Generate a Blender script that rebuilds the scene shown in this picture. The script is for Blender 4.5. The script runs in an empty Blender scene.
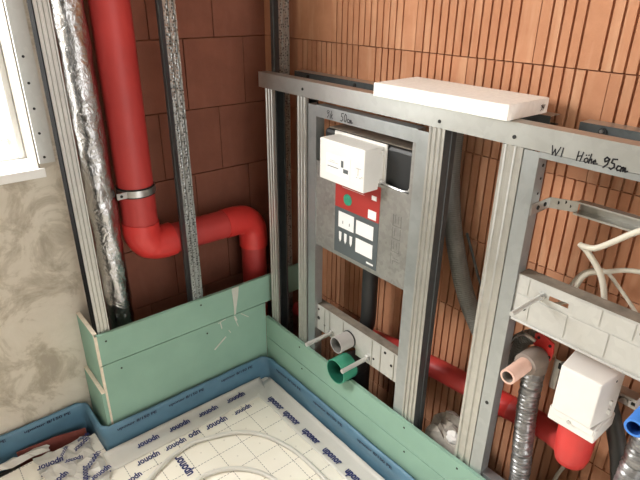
import bpy, bmesh, math, random
from mathutils import Vector, Matrix
random.seed(7)
scene = bpy.context.scene
COL = scene.collection
PI = math.pi

# ------------------------------------------------------------------ camera, light, exposure
cam_data = bpy.data.cameras.new('camera'); cam = bpy.data.objects.new('camera', cam_data); COL.objects.link(cam)
F = Vector((-0.69832477, 0.58049164, -0.41877436)); R = Vector((0.6356644, 0.77190093, 0.0099859)); U = Vector((-0.32904905, 0.25922655, 0.90803542))
cam.matrix_world = Matrix(((R.x, U.x, -F.x, 1.62335), (R.y, U.y, -F.y, -1.05472), (R.z, U.z, -F.z, 1.53911), (0, 0, 0, 1)))
cam_data.sensor_width = 36.0; cam_data.lens = 534.178 / 640 * 36.0; cam_data.clip_start = 0.01
scene.camera = cam

world = bpy.data.worlds.new('overcast_sky'); scene.world = world; world.use_nodes = True
wb = world.node_tree.nodes['Background']; wb.inputs['Color'].default_value = (1.0, 0.992, 0.975, 1); wb.inputs['Strength'].default_value = 2.7

def area_light(name, loc, target, sx, sy, power, color):
    l = bpy.data.lights.new(name, 'AREA'); l.shape = 'RECTANGLE'; l.size = sx; l.size_y = sy; l.energy = power; l.color = color
    o = bpy.data.objects.new(name, l); COL.objects.link(o); o.location = loc
    o.rotation_euler = (Vector(target) - Vector(loc)).to_track_quat('-Z', 'Y').to_euler()
    return o
area_light('window_daylight', (-0.66, -1.38, 2.0), (0.6, -0.45, 0.55), 1.15, 1.0, 92, (1.0, 0.985, 0.955))

vs = scene.view_settings
vs.view_transform = 'Standard'; vs.look = 'None'; vs.gamma = 1.0; vs.use_curve_mapping = False; vs.exposure = 0.4

# ------------------------------------------------------------------ materials
MATS = {}
def new_mat(name):
    m = bpy.data.materials.new(name); m.use_nodes = True; MATS[name] = m
    nt = m.node_tree; return m, nt, nt.nodes['Principled BSDF']
def nd(nt, kind, **kw):
    n = nt.nodes.new(kind)
    for k, v in kw.items():
        if k.startswith('i_'): n.inputs[k[2:].replace('_', ' ')].default_value = v
        else: setattr(n, k, v)
    return n
def coords(nt, scale=(1, 1, 1)):
    tc = nd(nt, 'ShaderNodeTexCoord'); mp = nd(nt, 'ShaderNodeMapping'); mp.inputs['Scale'].default_value = scale
    nt.links.new(tc.outputs['Object'], mp.inputs['Vector']); return mp.outputs['Vector']
def ramp(nt, fac, stops):
    r = nd(nt, 'ShaderNodeValToRGB'); el = r.color_ramp.elements
    while len(el) < len(stops): el.new(0.5)
    for e, (p, c) in zip(el, stops): e.position = p; e.color = (*c, 1) if len(c) == 3 else c
    nt.links.new(fac, r.inputs['Fac']); return r.outputs['Color']
def bump(nt, h, strength, dist, bsdf):
    b = nd(nt, 'ShaderNodeBump'); b.inputs['Strength'].default_value = strength; b.inputs['Distance'].default_value = dist
    nt.links.new(h, b.inputs['Height']); nt.links.new(b.outputs['Normal'], bsdf.inputs['Normal'])
def simple(name, col, rough=0.6, metal=0.0, vary=0.12, scale=18, bmp=0.0, spec=0.5):
    m, nt, b = new_mat(name); v = coords(nt)
    n = nd(nt, 'ShaderNodeTexNoise'); n.inputs['Scale'].default_value = scale; n.inputs['Detail'].default_value = 5
    nt.links.new(v, n.inputs['Vector'])
    lo = tuple(c * (1 - vary) for c in col); hi = tuple(min(1, c * (1 + vary)) for c in col)
    c = ramp(nt, n.outputs['Fac'], [(0.3, lo), (0.7, hi)])
    nt.links.new(c, b.inputs['Base Color']); b.inputs['Roughness'].default_value = rough; b.inputs['Metallic'].default_value = metal
    b.inputs['Specular IOR Level'].default_value = spec
    if bmp: bump(nt, n.outputs['Fac'], bmp, 0.002, b)
    return m
def metal_mat(name, col, rough, metal, spangle=60, amount=0.12, rvar=0.15):
    m, nt, b = new_mat(name); v = coords(nt)
    vo = nd(nt, 'ShaderNodeTexVoronoi'); vo.inputs['Scale'].default_value = spangle; nt.links.new(v, vo.inputs['Vector'])
    n = nd(nt, 'ShaderNodeTexNoise'); n.inputs['Scale'].default_value = 14; n.inputs['Detail'].default_value = 6; nt.links.new(v, n.inputs['Vector'])
    mx = nd(nt, 'ShaderNodeMix', data_type='FLOAT'); mx.inputs[0].default_value = 0.55
    sep = nd(nt, 'ShaderNodeSeparateColor'); nt.links.new(vo.outputs['Color'], sep.inputs[0])
    nt.links.new(sep.outputs[0], mx.inputs[2]); nt.links.new(n.outputs['Fac'], mx.inputs[3])
    c = ramp(nt, mx.outputs[0], [(0.15, tuple(k * (1 - amount) for k in col)), (0.85, tuple(min(1, k * (1 + amount)) for k in col))])
    nt.links.new(c, b.inputs['Base Color']); b.inputs['Metallic'].default_value = metal
    r2 = ramp(nt, n.outputs['Fac'], [(0.3, (rough * (1 - rvar),) * 3), (0.7, (min(1, rough * (1 + rvar)),) * 3)]); nt.links.new(r2, b.inputs['Roughness'])
    return m
metal_mat('galvanised', (0.50, 0.495, 0.46), 0.36, 0.75, 60, 0.06)
metal_mat('zinc_light', (0.40, 0.425, 0.425), 0.36, 0.7, 60, 0.07)
metal_mat('plate_zinc', (0.56, 0.56, 0.53), 0.45, 0.45, 60, 0.05)
metal_mat('rail_zinc', (0.50, 0.515, 0.495), 0.33, 0.75, 60, 0.05, 0.08)
metal_mat('panel_zinc', (0.36, 0.355, 0.335), 0.45, 0.7, 90, 0.16)
metal_mat('shaded_zinc', (0.085, 0.095, 0.097), 0.5, 0.6)  # dark copy of the zinc: shade painted on webs, undersides and inner faces
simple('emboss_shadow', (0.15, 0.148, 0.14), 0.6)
simple('web_shade_strip', (0.012, 0.012, 0.012), 1.0, spec=0.03)  # matt near-black, stands for shade on the end stud's web
metal_mat('steel', (0.55, 0.55, 0.54), 0.3, 0.95)

def knurled(name, col):
    m, nt, b = new_mat(name); v = coords(nt)
    vo = nd(nt, 'ShaderNodeTexVoronoi'); vo.inputs['Scale'].default_value = 105; vo.inputs['Randomness'].default_value = 0.55; nt.links.new(v, vo.inputs['Vector'])
    c = ramp(nt, vo.outputs['Distance'], [(0.18, tuple(k * 0.22 for k in col)), (0.42, col)])
    nt.links.new(c, b.inputs['Base Color']); b.inputs['Metallic'].default_value = 0.9; b.inputs['Roughness'].default_value = 0.32
    bump(nt, vo.outputs['Distance'], 0.9, 0.003, b); return m
knurled('knurled_zinc', (0.40, 0.41, 0.40))

def brick_mat(name, lo, hi, smear):
    m, nt, b = new_mat(name); v = coords(nt)
    oi = nd(nt, 'ShaderNodeObjectInfo')
    ad = nd(nt, 'ShaderNodeVectorMath', operation='ADD'); cb = nd(nt, 'ShaderNodeCombineXYZ')
    ml = nd(nt, 'ShaderNodeMath', operation='MULTIPLY'); ml.inputs[1].default_value = 37.0
    nt.links.new(oi.outputs['Random'], ml.inputs[0])
    for k in range(3): nt.links.new(ml.outputs[0], cb.inputs[k])
    nt.links.new(v, ad.inputs[0]); nt.links.new(cb.outputs[0], ad.inputs[1])
    n = nd(nt, 'ShaderNodeTexNoise'); n.inputs['Scale'].default_value = 9; n.inputs['Detail'].default_value = 7; n.inputs['Roughness'].default_value = 0.65
    nt.links.new(ad.outputs[0], n.inputs['Vector'])
    c1 = ramp(nt, n.outputs['Fac'], [(0.3, lo), (0.7, hi)])
    st = nd(nt, 'ShaderNodeMapping'); st.inputs['Scale'].default_value = (22, 22, 3.0); nt.links.new(ad.outputs[0], st.inputs['Vector'])
    n2 = nd(nt, 'ShaderNodeTexNoise'); n2.inputs['Scale'].default_value = 1.6; n2.inputs['Detail'].default_value = 3; nt.links.new(st.outputs[0], n2.inputs['Vector'])
    f2 = ramp(nt, n2.outputs['Fac'], [(0.52, (0, 0, 0)), (0.72, (smear,) * 3)])
    mx = nd(nt, 'ShaderNodeMix', data_type='RGBA'); nt.links.new(f2, mx.inputs[0]); nt.links.new(c1, mx.inputs[6])
    mx.inputs[7].default_value = (hi[0] * 1.18, hi[1] * 1.45, hi[2] * 1.6, 1)
    hs = nd(nt, 'ShaderNodeHueSaturation'); nt.links.new(mx.outputs[2], hs.inputs['Color'])
    mr = nd(nt, 'ShaderNodeMapRange'); mr.inputs['To Min'].default_value = 0.9; mr.inputs['To Max'].default_value = 1.1
    nt.links.new(oi.outputs['Random'], mr.inputs['Value']); nt.links.new(mr.outputs[0], hs.inputs['Value'])
    nt.links.new(hs.outputs[0], b.inputs['Base Color']); b.inputs['Roughness'].default_value = 0.9; b.inputs['Specular IOR Level'].default_value = 0.2
    n3 = nd(nt, 'ShaderNodeTexNoise'); n3.inputs['Scale'].default_value = 130; nt.links.new(v, n3.inputs['Vector'])
    bump(nt, n3.outputs['Fac'], 0.3, 0.002, b)
    return m
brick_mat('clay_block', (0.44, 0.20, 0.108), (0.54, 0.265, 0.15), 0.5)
brick_mat('clay_block_shaded', (0.20, 0.077, 0.050), (0.25, 0.098, 0.063), 0.12)  # slightly redder clay, with the shaft's shade put into the colour
simple('brick_core', (0.26, 0.10, 0.05), 0.95, spec=0.1)

def plaster_mat():
    m, nt, b = new_mat('cement_plaster'); v = coords(nt)
    n = nd(nt, 'ShaderNodeTexNoise'); n.inputs['Scale'].default_value = 7.0; n.inputs['Detail'].default_value = 10; n.inputs['Roughness'].default_value = 0.68; n.inputs['Distortion'].default_value = 0.6
    nt.links.new(v, n.inputs['Vector'])
    n2 = nd(nt, 'ShaderNodeTexNoise'); n2.inputs['Scale'].default_value = 60; n2.inputs['Detail'].default_value = 4; nt.links.new(v, n2.inputs['Vector'])
    c = ramp(nt, n.outputs['Fac'], [(0.36, (0.39, 0.345, 0.275)), (0.47, (0.53, 0.48, 0.39)), (0.50, (0.61, 0.56, 0.47)), (0.72, (0.68, 0.63, 0.54))])
    nt.links.new(c, b.inputs['Base Color']); b.inputs['Roughness'].default_value = 0.92; b.inputs['Specular IOR Level'].default_value = 0.2
    ad = nd(nt, 'ShaderNodeMath', operation='ADD'); nt.links.new(n.outputs['Fac'], ad.inputs[0]); nt.links.new(n2.outputs['Fac'], ad.inputs[1])
    bump(nt, ad.outputs[0], 0.35, 0.004, b)
plaster_mat()
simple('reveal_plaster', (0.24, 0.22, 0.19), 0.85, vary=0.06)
simple('white_sill', (0.86, 0.85, 0.82), 0.5, vary=0.03)
simple('upvc_white', (0.55, 0.54, 0.51), 0.4, vary=0.03)
simple('room_plaster', (0.50, 0.46, 0.39), 0.9)
simple('ceiling_plaster', (0.62, 0.60, 0.56), 0.9)
simple('concrete', (0.10, 0.095, 0.085), 0.95, bmp=0.5)
simple('green_board', (0.255, 0.415, 0.328), 0.8, vary=0.06, scale=7, spec=0.25)
simple('gypsum_core', (0.74, 0.66, 0.53), 0.9, vary=0.1, scale=60)
simple('blue_foam', (0.095, 0.205, 0.295), 0.5, vary=0.12, scale=12, bmp=0.4)
simple('navy_print', (0.018, 0.025, 0.13), 0.5, vary=0.0)
simple('dark_blue_print', (0.008, 0.018, 0.05), 0.6, vary=0.0)
simple('red_plastic', (0.47, 0.042, 0.038), 0.5, vary=0.12, scale=6)
simple('red_fitting', (0.62, 0.04, 0.035), 0.4, vary=0.08)
simple('styrofoam', (0.88, 0.86, 0.81), 0.85, vary=0.05, scale=90, bmp=0.4)
simple('black_plastic', (0.013, 0.014, 0.015), 0.5, vary=0.2)
simple('dust_top', (0.20, 0.17, 0.135), 0.9, vary=0.3, scale=30)
simple('white_plastic', (0.80, 0.785, 0.745), 0.38, vary=0.03)
simple('sticker_white', (0.82, 0.82, 0.81), 0.5, vary=0.02)
simple('label_red', (0.36, 0.035, 0.03), 0.4, vary=0.06)
simple('label_grey', (0.085, 0.10, 0.105), 0.4, vary=0.08)
simple('badge_green', (0.03, 0.26, 0.16), 0.45, vary=0.25, scale=120)
simple('grey_plastic', (0.42, 0.40, 0.38), 0.5, vary=0.05)
simple('green_plastic', (0.05, 0.30, 0.19), 0.4, vary=0.08)
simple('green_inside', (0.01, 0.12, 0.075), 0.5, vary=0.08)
simple('conduit_grey', (0.19, 0.19, 0.175), 0.5, vary=0.12)
simple('conduit_dark', (0.055, 0.058, 0.055), 0.5, vary=0.12)
simple('hose_foil', (0.30, 0.30, 0.30), 0.34, metal=0.6, vary=0.45, scale=55, bmp=0.6)
simple('sleeve_brown', (0.27, 0.23, 0.20), 0.75, vary=0.15)
simple('pink_plug', (0.72, 0.47, 0.38), 0.5, vary=0.08)
simple('blue_plug', (0.05, 0.22, 0.68), 0.45, vary=0.05)
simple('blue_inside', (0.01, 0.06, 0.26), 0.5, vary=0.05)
simple('cable_cream', (0.62, 0.58, 0.48), 0.5, vary=0.05)
simple('marker_ink', (0.012, 0.012, 0.016), 0.5, vary=0.0)
simple('rubber_black', (0.012, 0.012, 0.012), 0.7, vary=0.1)
simple('plaster_splash', (0.55, 0.56, 0.50), 0.9, vary=0.1)
simple('rubble', (0.45, 0.41, 0.36), 0.9, vary=0.35, scale=20, bmp=0.8)
simple('gypsum_white', (0.85, 0.83, 0.80), 0.85, vary=0.08, scale=30, bmp=0.5)
simple('red_paper', (0.28, 0.075, 0.06), 0.7, vary=0.25, scale=16)
simple('outside_red', (0.55, 0.16, 0.12), 0.8)

def crinkled_foil():
    m, nt, b = new_mat('aluminium_foil'); v = coords(nt)
    n = nd(nt, 'ShaderNodeTexNoise'); n.inputs['Scale'].default_value = 42; n.inputs['Detail'].default_value = 6; n.inputs['Distortion'].default_value = 0.8; nt.links.new(v, n.inputs['Vector'])
    b.inputs['Base Color'].default_value = (0.48, 0.475, 0.475, 1); b.inputs['Metallic'].default_value = 1.0; b.inputs['Roughness'].default_value = 0.22
    bump(nt, n.outputs['Fac'], 0.6, 0.010, b)
crinkled_foil()

def pex_mat():
    m, nt, b = new_mat('pex_pipe'); b.inputs['Base Color'].default_value = (0.80, 0.78, 0.72, 1); b.inputs['Roughness'].default_value = 0.3
    b.inputs['Transmission Weight'].default_value = 0.35; b.inputs['IOR'].default_value = 1.3
pex_mat()
def glass_mat():
    m, nt, b = new_mat('window_glass'); out = nt.nodes['Material Output']
    t = nd(nt, 'ShaderNodeBsdfTransparent'); g = nd(nt, 'ShaderNodeBsdfGlossy'); g.inputs['Roughness'].default_value = 0.02
    mx = nd(nt, 'ShaderNodeMixShader'); mx.inputs[0].default_value = 0.06
    nt.links.new(t.outputs[0], mx.inputs[1]); nt.links.new(g.outputs[0], mx.inputs[2]); nt.links.new(mx.outputs[0], out.inputs['Surface'])
glass_mat()

def grid_mat():
    # printed laying grid of the floor panel: dashed lines every 10 cm and a faint dot in each field
    m, nt, b = new_mat('printed_panel'); v = coords(nt)
    sx = nd(nt, 'ShaderNodeSeparateXYZ'); nt.links.new(v, sx.inputs[0])
    def M(op, a, bb=None, c=None):
        n = nd(nt, 'ShaderNodeMath', operation=op)
        for i, q in enumerate((a, bb, c)):
            if q is None: continue
            if isinstance(q, (int, float)): n.inputs[i].default_value = q
            else: nt.links.new(q, n.inputs[i])
        return n.outputs[0]
    X = M('ADD', sx.outputs[0], 0.013); Y = M('ADD', sx.outputs[1], 0.018)
    def line(c):
        d = M('ABSOLUTE', M('SUBTRACT', M('FRACT', M('ADD', M('DIVIDE', c, 0.097), 0.5)), 0.5)); return M('LESS_THAN', d, 0.0115)
    def dash(c): return M('LESS_THAN', M('FRACT', M('DIVIDE', c, 0.0125)), 0.72)
    lx = M('MULTIPLY', line(X), dash(Y)); ly = M('MULTIPLY', line(Y), dash(X))
    cx = M('ABSOLUTE', M('SUBTRACT', M('FRACT', M('DIVIDE', X, 0.097)), 0.5)); cy = M('ABSOLUTE', M('SUBTRACT', M('FRACT', M('DIVIDE', Y, 0.097)), 0.5))
    dot = M('LESS_THAN', M('MAXIMUM', cx, cy), 0.03)
    ln = M('MAXIMUM', lx, ly)
    n = nd(nt, 'ShaderNodeTexNoise'); n.inputs['Scale'].default_value = 8; nt.links.new(v, n.inputs['Vector'])
    base = ramp(nt, n.outputs['Fac'], [(0.3, (0.85, 0.80, 0.69)), (0.7, (0.90, 0.86, 0.76))])
    m1 = nd(nt, 'ShaderNodeMix', data_type='RGBA'); nt.links.new(M('MULTIPLY', ln, 0.85), m1.inputs[0]); nt.links.new(base, m1.inputs[6]); m1.inputs[7].default_value = (0.12, 0.11, 0.10, 1)
    m2 = nd(nt, 'ShaderNodeMix', data_type='RGBA'); nt.links.new(M('MULTIPLY', dot, 0.3), m2.inputs[0]); nt.links.new(m1.outputs[2], m2.inputs[6]); m2.inputs[7].default_value = (0.3, 0.27, 0.24, 1)
    nt.links.new(m2.outputs[2], b.inputs['Base Color']); b.inputs['Roughness'].default_value = 0.45
    bump(nt, n.outputs['Fac'], 0.12, 0.01, b)
grid_mat()
def film_mat():
    m, nt, b = new_mat('foil_film'); out = nt.nodes['Material Output']; v = coords(nt)
    n = nd(nt, 'ShaderNodeTexNoise'); n.inputs['Scale'].default_value = 26; n.inputs['Detail'].default_value = 4; nt.links.new(v, n.inputs['Vector'])
    b.inputs['Base Color'].default_value = (0.74, 0.72, 0.66, 1); b.inputs['Roughness'].default_value = 0.35
    bump(nt, n.outputs['Fac'], 0.3, 0.004, b)
    t = nd(nt, 'ShaderNodeBsdfTransparent'); mx = nd(nt, 'ShaderNodeMixShader'); mx.inputs[0].default_value = 0.78
    nt.links.new(t.outputs[0], mx.inputs[1]); nt.links.new(b.outputs[0], mx.inputs[2]); nt.links.new(mx.outputs[0], out.inputs['Surface'])
film_mat()

# ------------------------------------------------------------------ builders
def thing(name, loc, label, cat, group=None):
    o = bpy.data.objects.new(name, None); COL.objects.link(o); o.location = loc; o.empty_display_size = 0.05
    o['label'] = label; o['category'] = cat
    if group: o['group'] = group
    return o
def tag(o, label, cat, group=None):
    o['label'] = label; o['category'] = cat
    if group: o['group'] = group
    return o
def wloc(o):
    p = Vector((0, 0, 0))
    while o is not None: p += Vector(o.location); o = o.parent
    return p
class MB:
    def __init__(s): s.v = []; s.f = []
    def add(s, vs, fs):
        n = len(s.v); s.v += [tuple(x) for x in vs]; s.f += [tuple(i + n for i in f) for f in fs]; return s
    def box(s, x0, x1, y0, y1, z0, z1):
        return s.add([(x0, y0, z0), (x1, y0, z0), (x1, y1, z0), (x0, y1, z0), (x0, y0, z1), (x1, y0, z1), (x1, y1, z1), (x0, y1, z1)],
                     [(0, 3, 2, 1), (4, 5, 6, 7), (0, 1, 5, 4), (1, 2, 6, 5), (2, 3, 7, 6), (3, 0, 4, 7)])
    def prism(s, poly, axis, lo, hi):
        def P(a, b, c): return {'x': (c, a, b), 'y': (a, c, b), 'z': (a, b, c)}[axis]
        n = len(poly); vs = [P(a, b, lo) for a, b in poly] + [P(a, b, hi) for a, b in poly]
        fs = [tuple(range(n)), tuple(range(2 * n - 1, n - 1, -1))] + [(i, (i + 1) % n, n + (i + 1) % n, n + i) for i in range(n)]
        return s.add(vs, fs)
    def strip(s, poly, axis, lo, hi):           # open profile, extruded (thickness comes from a solidify modifier)
        def P(a, b, c): return {'x': (c, a, b), 'y': (a, c, b), 'z': (a, b, c)}[axis]
        n = len(poly); vs = [P(a, b, lo) for a, b in poly] + [P(a, b, hi) for a, b in poly]
        return s.add(vs, [(i, i + 1, n + i + 1, n + i) for i in range(n - 1)])
    def tube(s, path, r, n=16, caps=True, inner=None):
        pts = [Vector(p) for p in path]; m = len(pts); rs = r if isinstance(r, (list, tuple)) else [r] * m
        tn = []
        for i in range(m):
            t = pts[min(i + 1, m - 1)] - pts[max(i - 1, 0)]
            tn.append(t.normalized() if t.length > 1e-9 else tn[-1])
        ref = Vector((0, 0, 1)) if abs(tn[0].z) < 0.9 else Vector((1, 0, 0))
        a = tn[0].cross(ref).normalized(); vs = []
        for i in range(m):
            a = (a - tn[i] * a.dot(tn[i])).normalized(); bb = tn[i].cross(a)
            for k in range(n):
                g = 2 * PI * k / n; vs.append(pts[i] + (a * math.cos(g) + bb * math.sin(g)) * rs[i])
        fs = [(i * n + k, i * n + (k + 1) % n, (i + 1) * n + (k + 1) % n, (i + 1) * n + k) for i in range(m - 1) for k in range(n)]
        if caps: fs += [tuple(range(n - 1, -1, -1)), tuple((m - 1) * n + k for k in range(n))]
        return s.add(vs, fs)
    def build(s, name, mat, parent=None, smooth=False, bevel=0.0, solid=0.0, origin=None, recalc=True):
        me = bpy.data.meshes.new(name)
        if parent is not None: off = wloc(parent)
        elif origin is not None: off = Vector(origin)
        else:
            xs = [v[0] for v in s.v]; ys = [v[1] for v in s.v]; zs = [v[2] for v in s.v]
            off = Vector(((min(xs) + max(xs)) / 2, (min(ys) + max(ys)) / 2, min(zs)))
        me.from_pydata([tuple(Vector(v) - off) for v in s.v], [], s.f); me.validate(); me.update()
        if recalc:
            bm = bmesh.new(); bm.from_mesh(me); bmesh.ops.recalc_face_normals(bm, faces=bm.faces); bm.to_mesh(me); bm.free()
        if mat:
            for k in (mat if isinstance(mat, (list, tuple)) else [mat]): me.materials.append(MATS[k])
        o = bpy.data.objects.new(name, me); COL.objects.link(o)
        if parent is not None: o.parent = parent
        else: o.location = off
        if smooth:
            for p in me.polygons: p.use_smooth = True
            if hasattr(me, 'set_sharp_from_angle'): me.set_sharp_from_angle(angle=math.radians(38))
        if solid:
            md = o.modifiers.new('thickness', 'SOLIDIFY'); md.thickness = solid; md.offset = 0
        if bevel:
            md = o.modifiers.new('bevel', 'BEVEL'); md.width = bevel; md.segments = 2; md.limit_method = 'ANGLE'; md.angle_limit = math.radians(40)
        return o
def box(name, mat, x0, x1, y0, y1, z0, z1, parent=None, bevel=0.0): return MB().box(x0, x1, y0, y1, z0, z1).build(name, mat, parent, bevel=bevel)
def structure(o): o['kind'] = 'structure'; return o
def spline(pts, per=8):
    P = [Vector(p) for p in pts]; out = []
    for i in range(len(P) - 1):
        p0 = P[max(i - 1, 0)]; p1 = P[i]; p2 = P[i + 1]; p3 = P[min(i + 2, len(P) - 1)]
        for k in range(per):
            t = k / per
            out.append(0.5 * ((2 * p1) + (-p0 + p2) * t + (2 * p0 - 5 * p1 + 4 * p2 - p3) * t * t + (-p0 + 3 * p1 - 3 * p2 + p3) * t ** 3))
    out.append(P[-1]); return out
def disc(c, axis, r, depth, n=14):
    c = Vector(c); d = {'x': Vector((1, 0, 0)), 'y': Vector((0, 1, 0)), 'z': Vector((0, 0, 1))}[axis] * depth / 2
    return MB().tube([c - d, c + d], r, n)
def corrugated(name, pts, r, pitch, mat, parent=None, amp=0.12, n=14, jitter=0.0):
    P = spline(pts, 40); L = [0.0]
    for a, b in zip(P, P[1:]): L.append(L[-1] + (b - a).length)
    m = int(L[-1] / pitch * 4); path = []; rs = []; j = 0
    for i in range(m + 1):
        t = L[-1] * i / m
        while j < len(L) - 2 and L[j + 1] < t: j += 1
        f = (t - L[j]) / max(1e-9, L[j + 1] - L[j]); path.append(P[j].lerp(P[j + 1], f))
        rs.append(r * (1 + (amp if (i % 4) in (1, 2) else -amp) + random.uniform(-jitter, jitter)))
    return MB().tube(path, rs, n).build(name, mat, parent, smooth=True)
_text = {}
def text_mesh(s, bold=0.0):
    if (s, bold) not in _text:
        c = bpy.data.curves.new('print', 'FONT'); c.body = s; c.size = 1.0; c.align_x = 'CENTER'; c.align_y = 'CENTER'; c.offset = bold; c.resolution_u = 3
        t = bpy.data.objects.new('print', c); COL.objects.link(t); bpy.context.view_layer.update()
        me = bpy.data.meshes.new_from_object(t.evaluated_get(bpy.context.evaluated_depsgraph_get())); bpy.data.objects.remove(t); bpy.data.curves.remove(c)
        _text[(s, bold)] = me
    return _text[(s, bold)]
def print_text(name, s, mat, matrix, width, parent, bold=0.02, height=None):
    src = text_mesh(s, bold); me = src.copy(); me.name = name
    xs = [v.co.x for v in me.vertices]; ys = [v.co.y for v in me.vertices]; kx = width / (max(xs) - min(xs)); ky = kx if height is None else height / (max(ys) - min(ys))
    off = wloc(parent)
    for v in me.vertices: v.co = matrix @ Vector((v.co.x * kx, v.co.y * ky, 0)) - off
    me.materials.clear(); me.materials.append(MATS[mat]); me.update()
    o = bpy.data.objects.new(name, me); COL.objects.link(o); o.parent = parent; return o
def frame_matrix(origin, xdir, ydir):
    x = Vector(xdir).normalized(); y = Vector(ydir).normalized(); z = x.cross(y); o = Vector(origin)
    return Matrix(((x.x, y.x, z.x, o.x), (x.y, y.y, z.y, o.y), (x.z, y.z, z.z, o.z), (0, 0, 0, 1)))
def strokes(name, lines, mat, matrix, w, parent):
    mb = MB()
    for ln in lines:
        for (x0, y0), (x1, y1) in zip(ln, ln[1:]):
            d = Vector((x1 - x0, y1 - y0)); d = d.normalized() if d.length else Vector((1, 0)); nx, ny = -d.y * w / 2, d.x * w / 2; ex, ey = d.x * w * .35, d.y * w * .35
            q = [(x0 - ex + nx, y0 - ey + ny), (x0 - ex - nx, y0 - ey - ny), (x1 + ex - nx, y1 + ey - ny), (x1 + ex + nx, y1 + ey + ny)]
            mb.add([matrix @ Vector((a, b, 0)) for a, b in q], [(0, 1, 2, 3)])
    return mb.build(name, mat, parent, recalc=False)
def gridplate(name, mat, xs, zs, skip, y, parent, thick=0.002):   # sheet in the xz plane with real cut-outs
    mb = MB(); nx = len(xs)
    vs = [(x, y, z) for z in zs for x in xs]
    fs = [(j * nx + i, j * nx + i + 1, (j + 1) * nx + i + 1, (j + 1) * nx + i) for j in range(len(zs) - 1) for i in range(nx - 1) if (i, j) not in skip]
    mb.add(vs, fs); return mb.build(name, mat, parent, solid=thick, recalc=False)

# ------------------------------------------------------------------ setting
WL = -0.195          # face of the plastered wall
BX = -0.237          # face of the bare brick behind the shaft
BY = 0.198           # face of the grooved brick wall
structure(MB().box(-0.7, 3.2, -2.9, 0.6, -0.20, -0.05).build('floor', 'concrete'))
structure(MB().box(-0.7, 3.2, -2.9, 0.6, 2.45, 2.6).build('ceiling', 'ceiling_plaster'))

wsd = MB().box(3.2, 3.4, -2.9, -1.6, -0.05, 2.45); wsd.box(3.2, 3.4, -0.15, 0.6, -0.05, 2.45); wsd.box(3.2, 3.4, -1.6, -0.15, 2.2, 2.45)  # out-of-view wall; its opening is added and shaped to let in fill light
structure(wsd.build('wall_side', 'room_plaster'))
wf = MB().box(-0.7, 3.4, -3.1, -2.9, -0.05, 2.45)
structure(wf.build('wall_front', 'room_plaster'))
# plastered outer wall with the window opening
wy0, wy1, wz0, wz1 = -1.95, -0.697, 1.028, 2.28
w = MB()
w.box(-0.56, WL, -2.9, wy0, -0.05, 2.45); w.box(-0.56, WL, wy0, wy1, -0.05, wz0 - 0.03); w.box(-0.56, WL, wy0, wy1, wz1, 2.45); w.box(-0.56, WL, wy1, -0.625, -0.05, 2.45)
structure(w.build('wall_left', 'cement_plaster', origin=(0, 0, 0)))
win = bpy.data.objects.new('window_1', None); COL.objects.link(win); win.location = (-0.37, -1.3, wz0); win['kind'] = 'structure'
def wpart(n, m, *a, bevel=0.002): return box(n, m, *a, parent=win, bevel=bevel)
wpart('window_sill', 'white_sill', -0.56, WL + 0.004, wy0 + 0.002, wy1 + 0.012, wz0 - 0.03, wz0)
wpart('reveal', 'reveal_plaster', -0.40, WL - 0.001, wy1 - 0.006, wy1 + 0.001, wz0, wz1)
for a in ((wy1 - 0.028, wy1 - 0.006), (wy0 + 0.006, wy0 + 0.06)): wpart('frame_post', 'upvc_white', -0.41, -0.345, a[0], a[1], wz0, wz1, bevel=0.004)
for a in ((wz0, wz0 + 0.012), (wz1 - 0.06, wz1)): wpart('frame_rail', 'upvc_white', -0.41, -0.345, wy0 + 0.06, wy1 - 0.028, a[0], a[1], bevel=0.004)
wpart('pane', 'window_glass', -0.384, -0.379, wy0 + 0.06, wy1 - 0.028, wz0 + 0.012, wz1 - 0.06, bevel=0)
gr = MB().strip([(WL + 0.001, wy1 - 0.001), (WL + 0.012, wy1 - 0.001), (WL + 0.012, wy1 + 0.044), (WL + 0.001, wy1 + 0.044)], 'z', 1.045, 2.3).build('guide_rail', 'plate_zinc', win, solid=0.0015)
for k in range(5): disc((WL + 0.0135, wy1 + 0.015, 1.065 + 0.075 * k), 'x', 0.004, 0.003, 10).build('screw_hole', 'rubber_black', gr)

# bare brick wall behind the shaft: one child per block
def smooth_brick(y0, y1, z0, z1): return MB().box(BX - 0.06, BX, y0, y1, z0, z1)
wb_ = structure(MB().box(BX - 0.30, BX - 0.012, -0.625, BY + 0.02, -0.05, 2.45).build('wall_back', 'brick_core', origin=(BX, 0, 0)))
rows = [1.39 + 0.25 * k for k in range(-6, 5)]
for ri, z0 in enumerate(rows):
    zz0 = max(z0 + 0.0015, -0.05); zz1 = min(z0 + 0.2485, 2.45)
    first = (-0.024 if ri % 2 == 0 else -0.149)
    js = sorted(first + 0.247 * k for k in range(-4, 5)); js = [-0.625] + [j for j in js if -0.60 < j < BY - 0.02] + [BY + 0.01]
    for a, b in zip(js, js[1:]):
        dx = random.uniform(-0.0025, 0.001)
        q = MB().box(BX - 0.06, BX + dx, a + 0.0012, b - 0.0012, zz0, zz1).build('brick', 'clay_block_shaded', wb_, bevel=0.002)

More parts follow.
